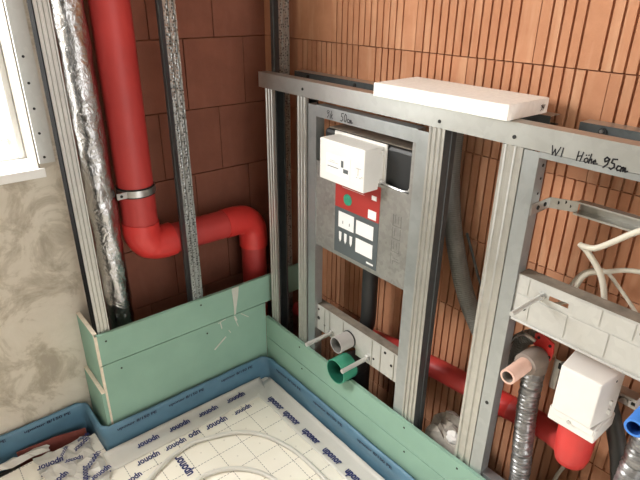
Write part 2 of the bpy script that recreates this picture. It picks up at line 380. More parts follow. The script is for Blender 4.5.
# grooved brick wall: every block an object with real vertical grooves
wr = structure(MB().box(BX - 0.02, 3.2, BY + 0.012, BY + 0.30, -0.05, 2.45).build('wall_right', 'brick_core', origin=(0, BY, 0)))
_gb = {}
def grooved(x0, x1, z0, z1, seed, depth):
    L = x1 - x0; rnd = random.Random(seed); pts = [(0, 0)]
    n = max(1, int(round((L - 0.045) / 0.0265))); edge = (L - (n - 1) * 0.0265) * 0.36
    wide = rnd.randint(4, 8)
    for k in range(n):
        if k == wide and seed % 3 == 0: continue
        c = edge + 0.0265 * k
        pts += [(c - 0.0030, 0), (c - 0.0036, depth), (c + 0.0036, depth), (c + 0.0030, 0)]
    pts += [(L, 0), (L, 0.05), (0, 0.05)]
    return MB().prism([(x0 + a, BY + b) for a, b in pts], 'z', z0, z1)
for ri, z0 in enumerate(rows):
    zz0 = max(z0 + 0.0015, -0.05); zz1 = min(z0 + 0.2485, 2.45)
    first = 0.1625 if ri % 2 == 0 else 0.350
    js = [BX] + [j for j in (first + 0.373 * k for k in range(-1, 6)) if j > -0.15]
    for bi, (a, b) in enumerate(zip(js, js[1:])):
        dy = random.uniform(-0.001, 0.002)
        if b < 0.2: mb = MB().box(a + 0.001, b - 0.001, BY, BY + 0.05, zz0, zz1)
        else: mb = grooved(a + 0.001, b - 0.001, zz0, zz1, ri * 20 + bi, 0.008 if b > 0.6 else 0.004)
        mb.v = [(x, y + dy, z) for x, y, z in mb.v]
        mb.build('brick', 'clay_block', wr)

# ------------------------------------------------------------------ floor build-up
pan = MB().prism([(0.022, -0.022), (2.6, -0.022), (2.6, -2.5), (-0.112, -2.5), (-0.118, -1.2), (-0.108, -1.05), (-0.12, -0.90), (-0.10, -0.80), (-0.115, -0.724), (0.022, -0.722)], 'z', -0.05, 0.0)
panel = tag(pan.build('floor_insulation_panel', 'printed_panel', origin=(0, 0, 0)), 'cream foil-faced floor insulation panel printed with a dashed ten centimetre grid', 'insulation panel')
def uponor(x, y, ang, width=0.088, z=0.0012, parent=None, s='uponor', mat='navy_print'):
    c, n = math.cos(ang), math.sin(ang)
    return print_text('printed_name', s, mat, frame_matrix((x, y, z), (c, n, 0), (-n, c, 0)), width, parent or panel, 0.034, height=0.031 * (width / .088 if len(s) > 3 else 1))
HALF = -PI / 2
for y, wd in ((-0.508, .082), (-0.335, .092), (-0.215, .078), (-0.615, .085)): uponor(0.137, y, HALF, wd)
uponor(0.134, -0.43, HALF, .046, s='upo')
uponor(0.245, -0.533, PI, .105)
for x, y, a, wd in ((-0.025, -0.895, HALF - .05, .085), (0.012, -0.97, HALF + .3, .06), (0.05, -0.80, PI + .5, .07), (0.10, -0.70, HALF, .09), (0.19, -0.70, HALF + .15, .08), (0.06, -1.05, HALF, .09)): uponor(x, y, a, wd)

# loose plastic film strips of the edge insulation, lying on the panel
def film(name, path, prof, mat, label, cat, wob=0.004, seed=1, solid=0.0006):
    """path: list of (point, outward normal); prof: list of (distance from wall, height)"""
    rnd = random.Random(seed); mb = MB(); n = len(prof); vs = []
    for i, (p, nn) in enumerate(path):
        for j, (d, h) in enumerate(prof):
            e = rnd.uniform(-wob, wob) * (0.2 if j < 2 else 0.7)
            vs.append((p[0] + nn[0] * (d + e), p[1] + nn[1] * (d + e), h + max(0, e) * (0.8 if h > 0.002 else 0.15)))
    fs = [(i * n + j, i * n + j + 1, (i + 1) * n + j + 1, (i + 1) * n + j) for i in range(len(path) - 1) for j in range(n - 1)]
    o = mb.add(vs, fs).build(name, mat, smooth=True, solid=solid, recalc=False); return tag(o, label, cat)
SP = [((0.0, -0.74 + 0.02 * k), (1, 0)) for k in range(0, 35)]
shaft_film = film('film_strip', SP, [(0.026, 0.020), (0.034, 0.012), (0.045, 0.008), (0.06, 0.006), (0.08, 0.004), (0.10, 0.0025), (0.112, 0.002)], 'foil_film', 'clear printed film strip on the floor along the short shaft wall', 'plastic film', seed=3)
WP = [((0.05 + 0.025 * k, 0.0), (0, -1)) for k in range(0, 64)]
wc_film = film('film_strip', WP, [(0.026, 0.018), (0.034, 0.011), (0.045, 0.007), (0.06, 0.005), (0.085, 0.0035), (0.11, 0.0025), (0.122, 0.002)], 'foil_film', 'clear printed film strip on the floor below the toilet frame wall', 'plastic film', seed=5)
for y in (-0.458, -0.333, -0.205, -0.585): uponor(0.068, y, HALF, .085, 0.0105, shaft_film)
for x in (0.194, 0.301, 0.425, 0.549, 0.674, 0.80, 0.925): uponor(x, -0.092, 0.0, .09, 0.0085, wc_film)
# crumpled film heap left of the shaft
rnd = random.Random(11)
def crumple(name, x0, x1, y0, y1, z, nx, ny, amp, label, cat, mat='foil_film', seed=1):
    rnd = random.Random(seed); vs = []
    for j in range(ny + 1):
        for i in range(nx + 1):
            e = 0.25 if i in (0, nx) or j in (0, ny) else 1
            vs.append((x0 + (x1 - x0) * i / nx + rnd.uniform(-.4, .4) * (x1 - x0) / nx, y0 + (y1 - y0) * j / ny + rnd.uniform(-.4, .4) * (y1 - y0) / ny, z + rnd.uniform(0, amp) * e))
    fs = [(j * (nx + 1) + i, j * (nx + 1) + i + 1, (j + 1) * (nx + 1) + i + 1, (j + 1) * (nx + 1) + i) for j in range(ny) for i in range(nx)]
    return tag(MB().add(vs, fs).build(name, mat, smooth=False, solid=0.0006, recalc=False), label, cat)
heap = crumple('crumpled_film', -0.112, 0.165, -0.935, -0.752, 0.0085, 13, 9, 0.017, 'crumpled printed film bunched up at the outer corner of the shaft', 'plastic film', seed=4)
for x, y, a, wd in ((-0.055, -0.785, HALF + .5, .07), (0.045, -0.775, HALF + .7, .075), (0.0, -0.83, HALF - .3, .06), (-0.06, -0.845, HALF + .9, .05), (0.085, -0.82, PI - .3, .07), (0.12, -0.775, HALF + .25, .075), (-0.03, -0.90, HALF - .1, .085), (0.06, -0.90, HALF + .4, .08), (0.13, -0.87, PI + .2, .07), (-0.085, -0.77, HALF + .3, .05)): uponor(x, y, a, wd, 0.029, heap)
flap = crumple('film_flap', -0.160, -0.124, -1.30, -0.885, 0.006, 3, 14, 0.03, 'loose whitish film flap lying against the plastered wall', 'plastic film', seed=9)

# blue foam edge strip running round the room edge
def arc(cx, cy, r, a0, a1, n=7): return [((cx + r * math.cos(a0 + (a1 - a0) * k / n), cy + r * math.sin(a0 + (a1 - a0) * k / n))) for k in range(n + 1)]
cl = [(WL + 0.008, -2.4 + 0.05 * k) for k in range(32)] + [(WL + 0.008, -0.80)] + arc(WL + 0.05, -0.758, 0.042, PI, PI / 2, 5) + [(-0.10, -0.716), (-0.05, -0.716)] \
   + arc(-0.02, -0.686, 0.03, -PI / 2, 0, 5) + [(0.010, -0.60 + 0.05 * k) for k in range(11)] + arc(0.055, -0.055, 0.045, PI, PI / 2, 6) + [(0.10 + 0.05 * k, -0.010) for k in range(38)]
def ribbon(name, cl, prof, mat, solid, wob=0.0):
    rnd = random.Random(2); vs = []; n = len(prof); N = len(cl)
    for i, p in enumerate(cl):
        a = Vector(cl[max(0, i - 1)]); b = Vector(cl[min(N - 1, i + 1)]); t = (b - a).normalized(); nn = Vector((t.y, -t.x)); e = rnd.uniform(-wob, wob)
        for d, h in prof: vs.append((p[0] + nn.x * (d + e * (1 - h / .12)), p[1] + nn.y * (d + e * (1 - h / .12)), h + (e if h > .1 else 0)))
    fs = [(i * n + j, i * n + j + 1, (i + 1) * n + j + 1, (i + 1) * n + j) for i in range(N - 1) for j in range(n - 1)]
    return MB().add(vs, fs).build(name, mat, smooth=True, solid=solid, recalc=False)
strip = tag(ribbon('edge_insulation_strip', cl, [(0.004, 0.112), (0.009, 0.102), (0.011, 0.085), (0.009, 0.066), (0.004, 0.047), (0.001, 0.03), (-0.001, 0.0), (-0.001, -0.048)], 'blue_foam', 0.008, 0.003),
            'blue foam edge insulation strip following the foot of the walls', 'insulation strip')
for y in (-0.17, -0.40, -0.60): print_text('printed_line', 'uponor 8/150 PE', 'dark_blue_print', frame_matrix((0.0262, y, 0.092), (0, 1, 0), (0.05, 0, 1)), 0.15, strip, 0.03, 0.017)
for x in (0.19, 0.44, 0.69, 0.94): print_text('printed_line', 'uponor 8/150 PE', 'dark_blue_print', frame_matrix((x, -0.0262, 0.092), (1, 0, 0), (0, -0.05, 1)), 0.17, strip, 0.03, 0.017)
for y in (-0.86, -1.08, -1.30): print_text('printed_line', 'uponor 8/150 PE', 'dark_blue_print', frame_matrix((WL + 0.0242, y, 0.092), (0, 1, 0), (0.05, 0, 1)), 0.16, strip, 0.03, 0.017)
rp = MB().prism([(-0.171, -0.98), (-0.167, -0.98), (-0.160, -0.85), (-0.135, -0.750), (-0.139, -0.747), (-0.164, -0.85)], 'z', -0.049, 0.022).build('red_paper_strip', 'red_paper')
tag(rp, 'dull red paper strip standing below the blue strip at the plastered wall', 'paper strip')

# translucent heating pipes
def pipe(name, pts, label):
    return tag(MB().tube(spline([(x, y, 0.0085) for x, y in pts], 8), 0.008, 12).build(name, 'pex_pipe', smooth=True), label, 'pipe')
pipe('heating_pipe', [(0.62, -1.6), (0.42, -1.0), (0.28, -0.74), (0.205, -0.60), (0.178, -0.50), (0.182, -0.43), (0.229, -0.31), (0.303, -0.236), (0.422, -0.191), (0.526, -0.18), (0.624, -0.181), (0.9, -0.19), (1.6, -0.20)], 'outer translucent white heating pipe bend on the grid panel')
pipe('heating_pipe', [(0.70, -1.5), (0.48, -0.85), (0.38, -0.64), (0.339, -0.534), (0.344, -0.46), (0.377, -0.398), (0.429, -0.35), (0.505, -0.317), (0.62, -0.30), (0.9, -0.29), (1.6, -0.30)], 'inner translucent white heating pipe bend on the grid panel')

# ------------------------------------------------------------------ green plasterboards
T = 0.0125
def screws(parent, pts, axis):
    for p in pts: disc(p, axis, 0.0035, 0.002, 10).build('screw', 'rubber_black', parent)
def edgeboard(name, mb, label, core=None, screw=(), axis='x'):
    o = mb.build(name, 'green_board'); tag(o, label, 'plasterboard')
    if core: core.build('gypsum_edge', 'gypsum_core', o)
    screws(o, screw, axis); return o
zs, zt = 0.3615, 0.4836
lower = edgeboard('plasterboard', MB().box(-T, 0, -0.683, 0.0, -0.045, zs - 0.0018), 'lower wide green plasterboard on the shaft face with plaster splashes',
    MB().box(-T - .0002, .0006, -0.6841, -0.677, -0.045, zs - 0.0018), [(0, y, .325) for y in (-0.275, -0.615)] , 'x')
upper = edgeboard('plasterboard', MB().box(-T, 0, -0.683, BY - 0.006, zs + 0.0012, zt), 'upper narrow green plasterboard strip on the shaft face below the metal studs',
    MB().box(-T - .0002, .0006, -0.6845, -0.677, zs + 0.0012, zt), [(0, -0.29, .46), (0, -0.650, .455)], 'x')
# return pieces at the shaft end
zr = 0.252
edgeboard('plasterboard', MB().box(WL + 0.002, -T - 0.002, -0.684, -0.684 + T, zr + 0.003, zt - 0.001), 'upper green plasterboard return closing the shaft end',
    MB().box(WL + 0.002, -T - 0.002, -0.6845, -0.684 + T + .0003, zt - 0.001, zt + 0.003))
edgeboard('plasterboard', MB().box(WL + 0.002, 0.0, -0.6970, -0.6847, -0.045, zr - 0.003), 'lower green plasterboard return at the shaft end above the blue strip',
    MB().box(WL + 0.002, 0.0006, -0.6973, -0.6844, zr - 0.003, zr + 0.001))
# splashes of plaster
dr = MB().prism([(-0.155, zt), (-0.123, zt), (-0.128, zt - 0.04), (-0.139, zt - 0.09), (-0.143, zt - 0.122), (-0.151, zt - 0.122), (-0.150, zt - 0.08), (-0.153, zt - 0.04)], 'x', 0.0, 0.0025).build('plaster_run', 'plaster_splash', upper, bevel=0.001)
for (y0, z0, y1, z1, wd) in ((-0.150, .355, -0.140, .33, .006), (-0.225, .35, -0.19, .358, .003), (-0.215, .352, -0.21, .32, .004), (-0.15, .345, -0.135, .30, .003), (-0.12, .355, -0.085, .325, .003), (-0.25, .235, -0.195, .275, .006), (-0.18, .30, -0.172, .285, .003)):
    d = Vector((y1 - y0, z1 - z0)).normalized() * wd / 2
    MB().prism([(y0 - d.y, z0 + d.x), (y0 + d.y, z0 - d.x), (y1 + d.y, z1 - d.x), (y1 - d.y, z1 + d.x)], 'x', 0.0, 0.001).build('plaster_splash', 'plaster_splash', lower)
zw, zws = 0.2946, 0.193
notch = [(0.488 + 0.050 * math.cos(a), 0.321 + 0.050 * math.sin(a)) for a in [PI + 0.66 + (PI - 1.32) * k / 10 for k in range(11)]]
poly = [(0.0015, zws + 0.001), (1.90, zws + 0.001), (1.90, zw)] + [(x, z) for x, z in reversed(notch)] + [(0.0015, zw)]
edgeboard('plasterboard', MB().prism(poly, 'y', 0.0, T), 'upper narrow green plasterboard strip under the toilet frame', None, [(x, 0, .268) for x in (0.235, 0.79, 1.0)], 'y')
edgeboard('plasterboard', MB().box(0.0015, 1.90, 0.0, T, -0.045, zws - 0.0022), 'lower wide green plasterboard under the toilet frame behind the blue strip', None, [(x, 0, .172) for x in (0.25, 0.80, 1.02)], 'y')

# ------------------------------------------------------------------ metal studs
def ribs(a, b, base, out, n):         # ribbed flange between a and b as (along, depth)
    p = [(a, base)]; L = b - a
    for k in range(n):
        c = a + L * (k + 0.6) / (n + 0.2); h = L / (n + 0.2) * 0.22
        p += [(c - h * 1.5, base), (c - h, base + out), (c + h, base + out), (c + h * 1.5, base)]
    return p + [(b, base)]
def shaft_stud(y0, y1, z0, z1, label, mat, nrib, web_shade=False):
    t = thing('metal_stud', (-0.0375, y0, z0), label, 'stud', 'steel studs of the shaft wall')
    fl = [(x, y) for y, x in ribs(y0, y1, -0.0127, -0.004, nrib)]
    MB().strip(fl, 'z', z0, z1).build('flange', mat, t, solid=0.001)
    MB().strip([(-0.0137, y0), (-0.03, y0), (-0.032, y0 + 0.002), (-0.044, y0 + 0.002), (-0.046, y0), (-0.0625, y0)], 'z', z0, z1).build('web', 'shaded_zinc', t, solid=0.001)
    if web_shade: box('web_shade_strip', 'web_shade_strip', -0.0615, -0.0145, y0 - .003, y0 - .0006, z0, z1, t)  # added near-black strip that paints the web in shade
    MB().strip([(-0.0625, y0 + 0.001), (-0.0625, y1), (-0.056, y1)], 'z', z0, z1).build('rear_flange', 'shaded_zinc', t, solid=0.001)
    MB().strip([(-0.0142, y1), (-0.0205, y1)], 'z', z0, z1).build('lip', 'galvanised', t, solid=0.001)
shaft_stud(-0.6680, -0.6280, 0.0, 2.45, 'broad ribbed metal stud at the outer end of the shaft beside the window', 'galvanised', 3, True)
shaft_stud(-0.3137, -0.272, 0.0, 2.45, 'knurled metal stud standing in the middle of the shaft opening', 'knurled_zinc', 2)
shaft_stud(0.107, 0.153, 0.0, 2.45, 'knurled metal stud in the far corner behind the top rail', 'knurled_zinc', 2)
YF = 0.0135
def wall_stud(x0, x1, z0, z1, label, nrib, webside):
    t = thing('metal_stud', ((x0 + x1) / 2, 0.04, z0), label, 'stud', 'steel studs of the toilet frame wall')
    MB().strip(ribs(x0, x1, YF, 0.004, nrib), 'z', z0, z1).build('flange', 'galvanised', t, solid=0.001)
    xw, xo = (x1, x0) if webside > 0 else (x0, x1); s = -1 if webside > 0 else 1
    MB().strip([(xw, YF + .001), (xw, 0.03), (xw + s * .002, 0.032), (xw + s * .002, 0.042), (xw, 0.044), (xw, 0.0615)], 'z', z0, z1).build('web', 'shaded_zinc', t, solid=0.001)
    MB().strip([(xw + s * .001, 0.0625), (xo, 0.0625), (xo, 0.056)], 'z', z0, z1).build('rear_flange', 'shaded_zinc', t, solid=0.001)
    MB().strip([(xo, YF + .0012), (xo, YF + 0.007)], 'z', z0, z1).build('lip', 'galvanised', t, solid=0.001)
ZR0, ZR1 = 1.2395, 1.290
wall_stud(0.030, 0.080, 0.0, ZR0 - .001, 'ribbed metal stud in the inner corner under the left end of the top rail', 3, -1)
wall_stud(0.214, 0.264, 0.0, ZR0 - .001, 'ribbed metal stud left of the toilet frame under the top rail', 3, -1)
wall_stud(0.765, 0.8145, 0.0, ZR0 - .001, 'ribbed metal stud right of the toilet frame with a shaded side', 3, 1)
wall_stud(0.976, 1.0275, 0.0, ZR0 - .001, 'ribbed metal stud left of the washbasin frame', 2, -1)

rail = thing('top_rail', (0.9, 0.03, ZR0), 'long horizontal galvanised rail with a handwritten height note capping the studs', 'rail')
MB().strip([(YF, ZR0), (YF, ZR1)], 'x', -0.0085, 1.95).build('front_web', 'rail_zinc', rail, solid=0.001)
MB().strip([(YF + .0006, ZR1 - .0005), (0.0525, ZR1 - .0005)], 'x', -0.0085, 1.95).build('top_flange', 'galvanised', rail, solid=0.001)
MB().strip([(YF + .0006, ZR0 + .0005), (0.0525, ZR0 + .0005)], 'x', -0.0085, 1.95).build('bottom_flange', 'shaded_zinc', rail, solid=0.001)
for x, z in ((0.244, 1.263), (0.795, 1.256), (1.002, 1.258), (1.6, 1.258)): disc((x, YF - .0008, z), 'y', 0.0045, 0.003, 10).build('screw', 'rubber_black', rail)
S = 0.011
def hand(txt, x0, z0, h, y, parent, w, slope=0.0):
    G = {'W': [[(0, 1), (.22, 0), (.42, .7), (.62, 0), (.95, 1)]], '1': [[(.1, 1), (.1, 0)]], 'H': [[(0, 1), (0, 0)], [(0, .45), (.35, .6)], [(.5, 1), (.38, 0)]],
         'ö': [[(.25, .5), (.05, .35), (.05, .1), (.25, 0), (.42, .15), (.4, .4), (.25, .5)], [(.1, .75), (.14, .8)], [(.35, .8), (.39, .85)]],
         'h': [[(.05, 1), (0, 0)], [(.02, .3), (.2, .5), (.28, .05)]], 'e': [[(0, .22), (.3, .3), (.2, .5), (.05, .3), (.12, .05), (.5, .15)]],
         '9': [[(.42, .85), (.2, 1), (.02, .8), (.12, .55), (.4, .75), (.45, .9), (.38, .35), (.1, 0)]], '5': [[(.5, 1), (.12, .95), (.08, .6), (.35, .55), (.42, .25), (.2, 0), (0, .1)]],
         'c': [[(.3, .45), (.1, .45), (.02, .2), (.15, .02), (.35, .1)]], 'm': [[(0, .4), (.02, 0)], [(.02, .3), (.15, .42), (.2, .05), (.32, .4), (.4, .05), (.6, .15)]],
         'i': [[(.08, .6), (.08, 0)]], 'k': [[(.05, 1), (0, 0)], [(.3, .55), (.03, .3), (.35, 0)]], '0': [[(.25, 1), (.05, .7), (.08, .2), (.25, 0), (.45, .3), (.42, .8), (.25, 1)]]}
    adv = {'W': 1.15, '1': .7, ' ': .55, 'm': .7, 'H': .75, 'ö': .55, 'h': .38, 'e': .6, '9': .62, '5': .62, 'c': .42, 'i': .25, 'k': .5, '0': .6}
    x = 0; L = []
    for ch in txt:
        for ln in G.get(ch, []): L.append([((x + a + b * .08) * h, (b + slope * x) * h) for a, b in ln])
        x += adv[ch]
    return strokes('handwritten_word', L, 'marker_ink', frame_matrix((x0, y, z0), (1, 0, 0), (0, 0, 1)), w, parent)
hand('W1', 1.090, 1.2385, 0.0190, YF - .0012, rail, 0.0026); hand('Höhe', 1.1463, 1.2385, 0.0190, YF - .0012, rail, 0.0026)
hand('95cm', 1.198, 1.2370, 0.0210, YF - .0012, rail, 0.0032)

# horizontal profiles on the brick wall behind the rail
def wall_profile(x0, x1, label):
    t = thing('wall_profile', ((x0 + x1) / 2, 0.17, 1.260), label, 'metal profile', 'steel profiles fixed along the brick wall')
    MB().strip([(0.150, 1.262), (0.150, 1.2865)], 'x', x0, x1).build('front_web', 'shaded_zinc', t, solid=0.001)
    MB().strip([(0.1505, 1.286), (0.195, 1.286)], 'x', x0, x1).build('top_flange', 'galvanised', t, solid=0.001)
    MB().strip([(0.1505, 1.2625), (0.195, 1.2625)], 'x', x0, x1).build('bottom_flange', 'shaded_zinc', t, solid=0.001)
    return t
t = wall_profile(0.02, 1.005, 'shaded metal profile on the brick wall running under the white foam board')
for x in (0.10, 0.34): disc((x, 0.148, 1.275), 'y', 0.006, 0.004, 10).build('screw', 'rubber_black', t)
t = wall_profile(1.075, 1.95, 'grey metal profile on the brick wall at the right behind the rail')
disc((1.128, 0.148, 1.273), 'y', 0.009, 0.004, 12).build('hole', 'rubber_black', t); disc((1.127, 0.145, 1.275), 'y', 0.004, 0.006, 8).build('screw', 'steel', t)

# white foam board lying on the rail
rnd = random.Random(5)
fr = []
for k in range(16):
    f = k / 15; fr.append((0.585 + 0.402 * f, -0.012 + 0.010 * f + (rnd.uniform(-.002, .002) if 0 < k < 15 else 0)))
fb = MB().prism(fr + [(0.99, 0.158), (0.578, 0.168)], 'z', 1.2912, 1.3265).build('foam_board', 'styrofoam', bevel=0.002)
tag(fb, 'thick white polystyrene board lying on the top rail', 'foam board')
strokes('pencil_mark', [[(0, 0), (.012, .012)], [(0, .012), (.014, .004)], [(.004, .002), (.006, .014)], [(.010, 0), (.016, .012)]], 'marker_ink', frame_matrix((0.991, 0.125, 1.300), (0, 1, 0), (0, 0, 1)), 0.002, fb)

# ------------------------------------------------------------------ toilet frame
tf = thing('toilet_frame', (0.515, 0.06, 0.0), 'galvanised toilet installation frame with black cistern and white access box', 'toilet frame')
for x0, x1 in ((0.270, 0.309), (0.725, 0.762)):
    MB().strip([(x0, 0.05), (x0, 0.0165), (x1, 0.0165), (x1, 0.05)], 'z', 0.0, 1.222).build('leg', 'zinc_light', tf, solid=0.0015)
tb = MB().strip([(0.05, 1.188), (0.0165, 1.188), (0.0165, 1.2235), (0.05, 1.2235)], 'x', 0.309, 0.725).build('top_bar', 'zinc_light', tf, solid=0.0015)
hand('9ik', 0.362, 1.193, 0.023, 0.0150, tb, 0.0020); hand('50cm', 0.426, 1.193, 0.024, 0.0150, tb, 0.0026)
# sheet panel with folded edges and the label
fp = MB().box(0.309, 0.723, 0.0190, 0.0205, 0.742, 1.040); fp.box(0.309, 0.372, 0.0190, 0.0205, 1.040, 1.045); fp.box(0.711, 0.723, 0.0190, 0.0205, 1.040, 1.187)
pn = fp.build('front_panel', 'panel_zinc', tf)
MB().strip([(0.0205, 0.742), (0.045, 0.742)], 'x', 0.309, 0.723).build('bottom_fold', 'panel_zinc', pn, solid=0.001)
MB().tube([(0.60, 0.027, 1.041), (0.68, 0.027, 1.039), (0.703, 0.027, 1.043), (0.709, 0.027, 1.055)], 0.004, 8).build('opening_rim', 'steel', pn, smooth=True)
def lab(name, mat, x0, x1, z0, z1, lift=0): return box(name, mat, x0, x1, 0.0178 - lift, 0.0189 - lift, z0, z1, pn)
lab('label_red_field', 'label_red', 0.408, 0.606, 0.917, 1.030); lab('label_grey_field', 'label_grey', 0.408, 0.606, 0.757, 0.917)
disc((0.467, 0.0173, 0.952), 'y', 0.019, 0.001, 20).build('green_badge', 'badge_green', pn)
lab('sticker', 'sticker_white', 0.572, 0.592, 0.984, 0.998, .001); lab('sticker', 'sticker_white', 0.560, 0.594, 0.922, 0.950, .001)
lab('pictogram', 'sticker_white', 0.427, 0.499, 0.850, 0.904, .001); lab('pictogram', 'sticker_white', 0.510, 0.586, 0.853, 0.899, .001); lab('pictogram', 'sticker_white', 0.511, 0.586, 0.790, 0.838, .001)
for x in (0.431, 0.456, 0.482):
    MB().prism([(x, .834), (x + .012, .834), (x + .011, .808), (x + .006, .798), (x + .001, .808)], 'y', 0.0168, 0.0179).build('drop_sign', 'sticker_white', pn)
lab('pictogram_line', 'label_grey', 0.448, 0.450, 0.866, 0.876, .0020); lab('pictogram_line', 'label_grey', 0.479, 0.481, 0.866, 0.876, .0020)
lab('small_print', 'sticker_white', 0.562, 0.592, 0.768, 0.774, .0005)
for k in range(3): lab('small_print', 'sticker_white', 0.44, 0.50 + .02 * k, 1.002 - .007 * k, 1.003 - .007 * k, .0003)
# embossed lettering, reading upwards: thin pressed outlines
def emboss(ch, z0, parent):
    w_, h_ = 0.034, 0.030    # advance (up the panel), letter height (across)
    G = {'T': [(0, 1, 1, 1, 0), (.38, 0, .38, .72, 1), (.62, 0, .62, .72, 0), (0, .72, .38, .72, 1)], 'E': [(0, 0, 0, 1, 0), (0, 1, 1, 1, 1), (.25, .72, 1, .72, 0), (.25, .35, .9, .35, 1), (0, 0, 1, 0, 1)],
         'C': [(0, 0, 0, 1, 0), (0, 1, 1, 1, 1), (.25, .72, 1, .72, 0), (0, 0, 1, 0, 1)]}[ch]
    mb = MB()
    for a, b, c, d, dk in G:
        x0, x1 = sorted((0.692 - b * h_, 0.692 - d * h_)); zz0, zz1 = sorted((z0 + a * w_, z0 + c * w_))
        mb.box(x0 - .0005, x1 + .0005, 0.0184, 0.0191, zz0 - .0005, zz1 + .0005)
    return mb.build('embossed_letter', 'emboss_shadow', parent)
for ch, z in zip('TECE', (0.808, 0.850, 0.892, 0.932)): emboss(ch, z, pn)
# cistern
cs = MB().box(0.322, 0.708, 0.040, 0.140, 0.760, 1.152).build('cistern', 'black_plastic', tf, bevel=0.012)
box('cistern_cover', 'dust_top', 0.334, 0.696, 0.050, 0.130, 1.1520, 1.155, cs, bevel=0.001)
# white access box
ab = MB().box(0.397, 0.593, -0.040, 0.035, 1.021, 1.147).build('access_box', 'white_plastic', tf, bevel=0.003)
box('collar', 'white_plastic', 0.380, 0.604, 0.034, 0.0400, 1.010, 1.154, ab, bevel=0.001)
for z in (1.04, 1.125): box('clip', 'white_plastic', 0.593, 0.600, 0.022, 0.034, z, z + .012, ab, bevel=0.001)
st = box('sticker', 'sticker_white', 0.428, 0.535, -0.0412, -0.0402, 1.047, 1.108, ab)
for a in ((0.497, 0.507, 1.077, 1.097, 'label_grey'), (0.507, 0.528, 1.062, 1.074, 'label_grey'), (0.437, 0.485, 1.0685, 1.0705, 'label_grey'), (0.440, 0.484, 1.083, 1.084, 'grey_plastic'), (0.448, 0.470, 1.088, 1.089, 'grey_plastic')):
    box('pictogram', a[4], a[0], a[1], -0.0418, -0.0411, a[2], a[3], st)
for a in ((0.562, 0.566, 1.062, 1.064), (0.575, 0.582, 1.062, 1.064), (0.560, 0.580, 1.089, 1.0905), (0.568, 0.5695, 1.068, 1.089), (0.583, 0.588, 1.066, 1.068)):
    box('moulded_mark', 'grey_plastic', a[0], a[1], -0.0412, -0.0402, a[2], a[3], ab)
# flush pipe, waste stub and fixing plate
MB().tube(spline([(0.500, 0.105, 0.765), (0.500, 0.105, 0.60), (0.500, 0.105, 0.50), (0.497, 0.10, 0.462), (0.492, 0.075, 0.438), (0.488, 0.035, 0.434)], 6), 0.0275, 18).build('flush_pipe', 'black_plastic', tf, smooth=True)
px_ = [0.297, 0.345, 0.377, 0.440, 0.536, 0.600, 0.640, 0.712]
gp = gridplate('fixing_plate', 'plate_zinc', [0.272, 0.300, 0.455, 0.521, 0.700, 0.736], [0.386, 0.412, 0.455, 0.492], {(2, 0)}, 0.030, tf)
MB().strip([(0.031, 0.492), (0.066, 0.492)], 'x', 0.285, 0.724).build('plate_fold', 'dust_top', gp, solid=0.0015)
for x in (0.352, 0.393 - .012, 0.455, 0.600, 0.640, 0.700): box('plate_rib', 'galvanised', x - .0015, x + .0015, 0.0265, 0.0295, 0.388, 0.490, gp)
for x, z, r in ((0.318, .474, .004), (0.318, .436, .007), (0.352, .42, .004), (0.66, .474, .005), (0.69, .44, .005), (0.61, .42, .004)): disc((x, 0.0282, z), 'y', r, 0.002, 10).build('hole', 'rubber_black', gp)
def open_pipe(name, mat, matin, x, z, y0, y1, r, th, parent):
    n = 24; vs = []; 
    for y, rr in ((y1, r), (y0, r), (y0, r - th), (y1, r - th)):
        vs += [(x + rr * math.cos(2 * PI * k / n), y, z + rr * math.sin(2 * PI * k / n)) for k in range(n)]
    fs = [(j * n + k, j * n + (k + 1) % n, (j + 1) * n + (k + 1) % n, (j + 1) * n + k) for j in range(2) for k in range(n)]
    o = MB().add(vs[:3 * n], fs).build(name, mat, parent, smooth=True)
    inn = MB().add(vs[2 * n:], [(k, (k + 1) % n, n + (k + 1) % n, n + k) for k in range(n)] + [tuple(range(n, 2 * n))]).build('bore', matin, o, smooth=True)
    return o
g = open_pipe('flush_stub', 'grey_plastic', 'conduit_grey', 0.488, 0.435, -0.034, 0.036, 0.0300, 0.003, tf)
MB().tube([(0.488, 0.0245, 0.435), (0.488, 0.029, 0.435)], 0.032, 20).build('seal', 'rubber_black', g, smooth=True)
g = open_pipe('waste_cap', 'green_plastic', 'green_inside', 0.488, 0.321, -0.034, 0.030, 0.0465, 0.003, tf)
MB().tube(spline([(0.488, 0.030, 0.321), (0.488, 0.055, 0.319), (0.488, 0.072, 0.300), (0.488, 0.078, 0.27), (0.488, 0.078, 0.02)], 6), 0.044, 18).build('waste_bend', 'black_plastic', tf, smooth=True)
for x in (0.393, 0.583):
    r = MB().tube([(x, -0.090, 0.409), (x, 0.045, 0.409)], 0.0075, 10).build('threaded_rod', 'plate_zinc', tf, smooth=True)
    disc((x, 0.022, 0.409), 'y', 0.013, 0.009, 6).build('nut', 'steel', r)

# ------------------------------------------------------------------ washbasin frame
bf = thing('washbasin_frame', (1.28, 0.05, 0.0), 'galvanised washbasin installation frame with a white embossed crossbar', 'washbasin frame')
for x0, x1 in ((1.0310, 1.0665), (1.500, 1.535)):
    lg = MB().strip([(x0, 0.048), (x0, YF), (x1, YF), (x1, 0.048)], 'z', 0.0, ZR0 - .002).build('leg', 'zinc_light', bf, solid=0.0015)
    disc((x0 + .018, YF - .001, .545), 'y', 0.005, 0.002, 12).build('hole', 'rubber_black', lg)
    for z in (1.175, 1.205, 1.14): disc((x1 + .0005, 0.036, z), 'x', 0.004 if z > 1.2 else .003, 0.002, 10).build('hole', 'rubber_black', lg)
MB().strip([(0.048, 1.2265), (YF, 1.2265), (YF, ZR0 - .0014), (0.048, ZR0 - .0014)], 'x', 1.0665, 1.500).build('top_bar', 'zinc_light', bf, solid=0.0015)
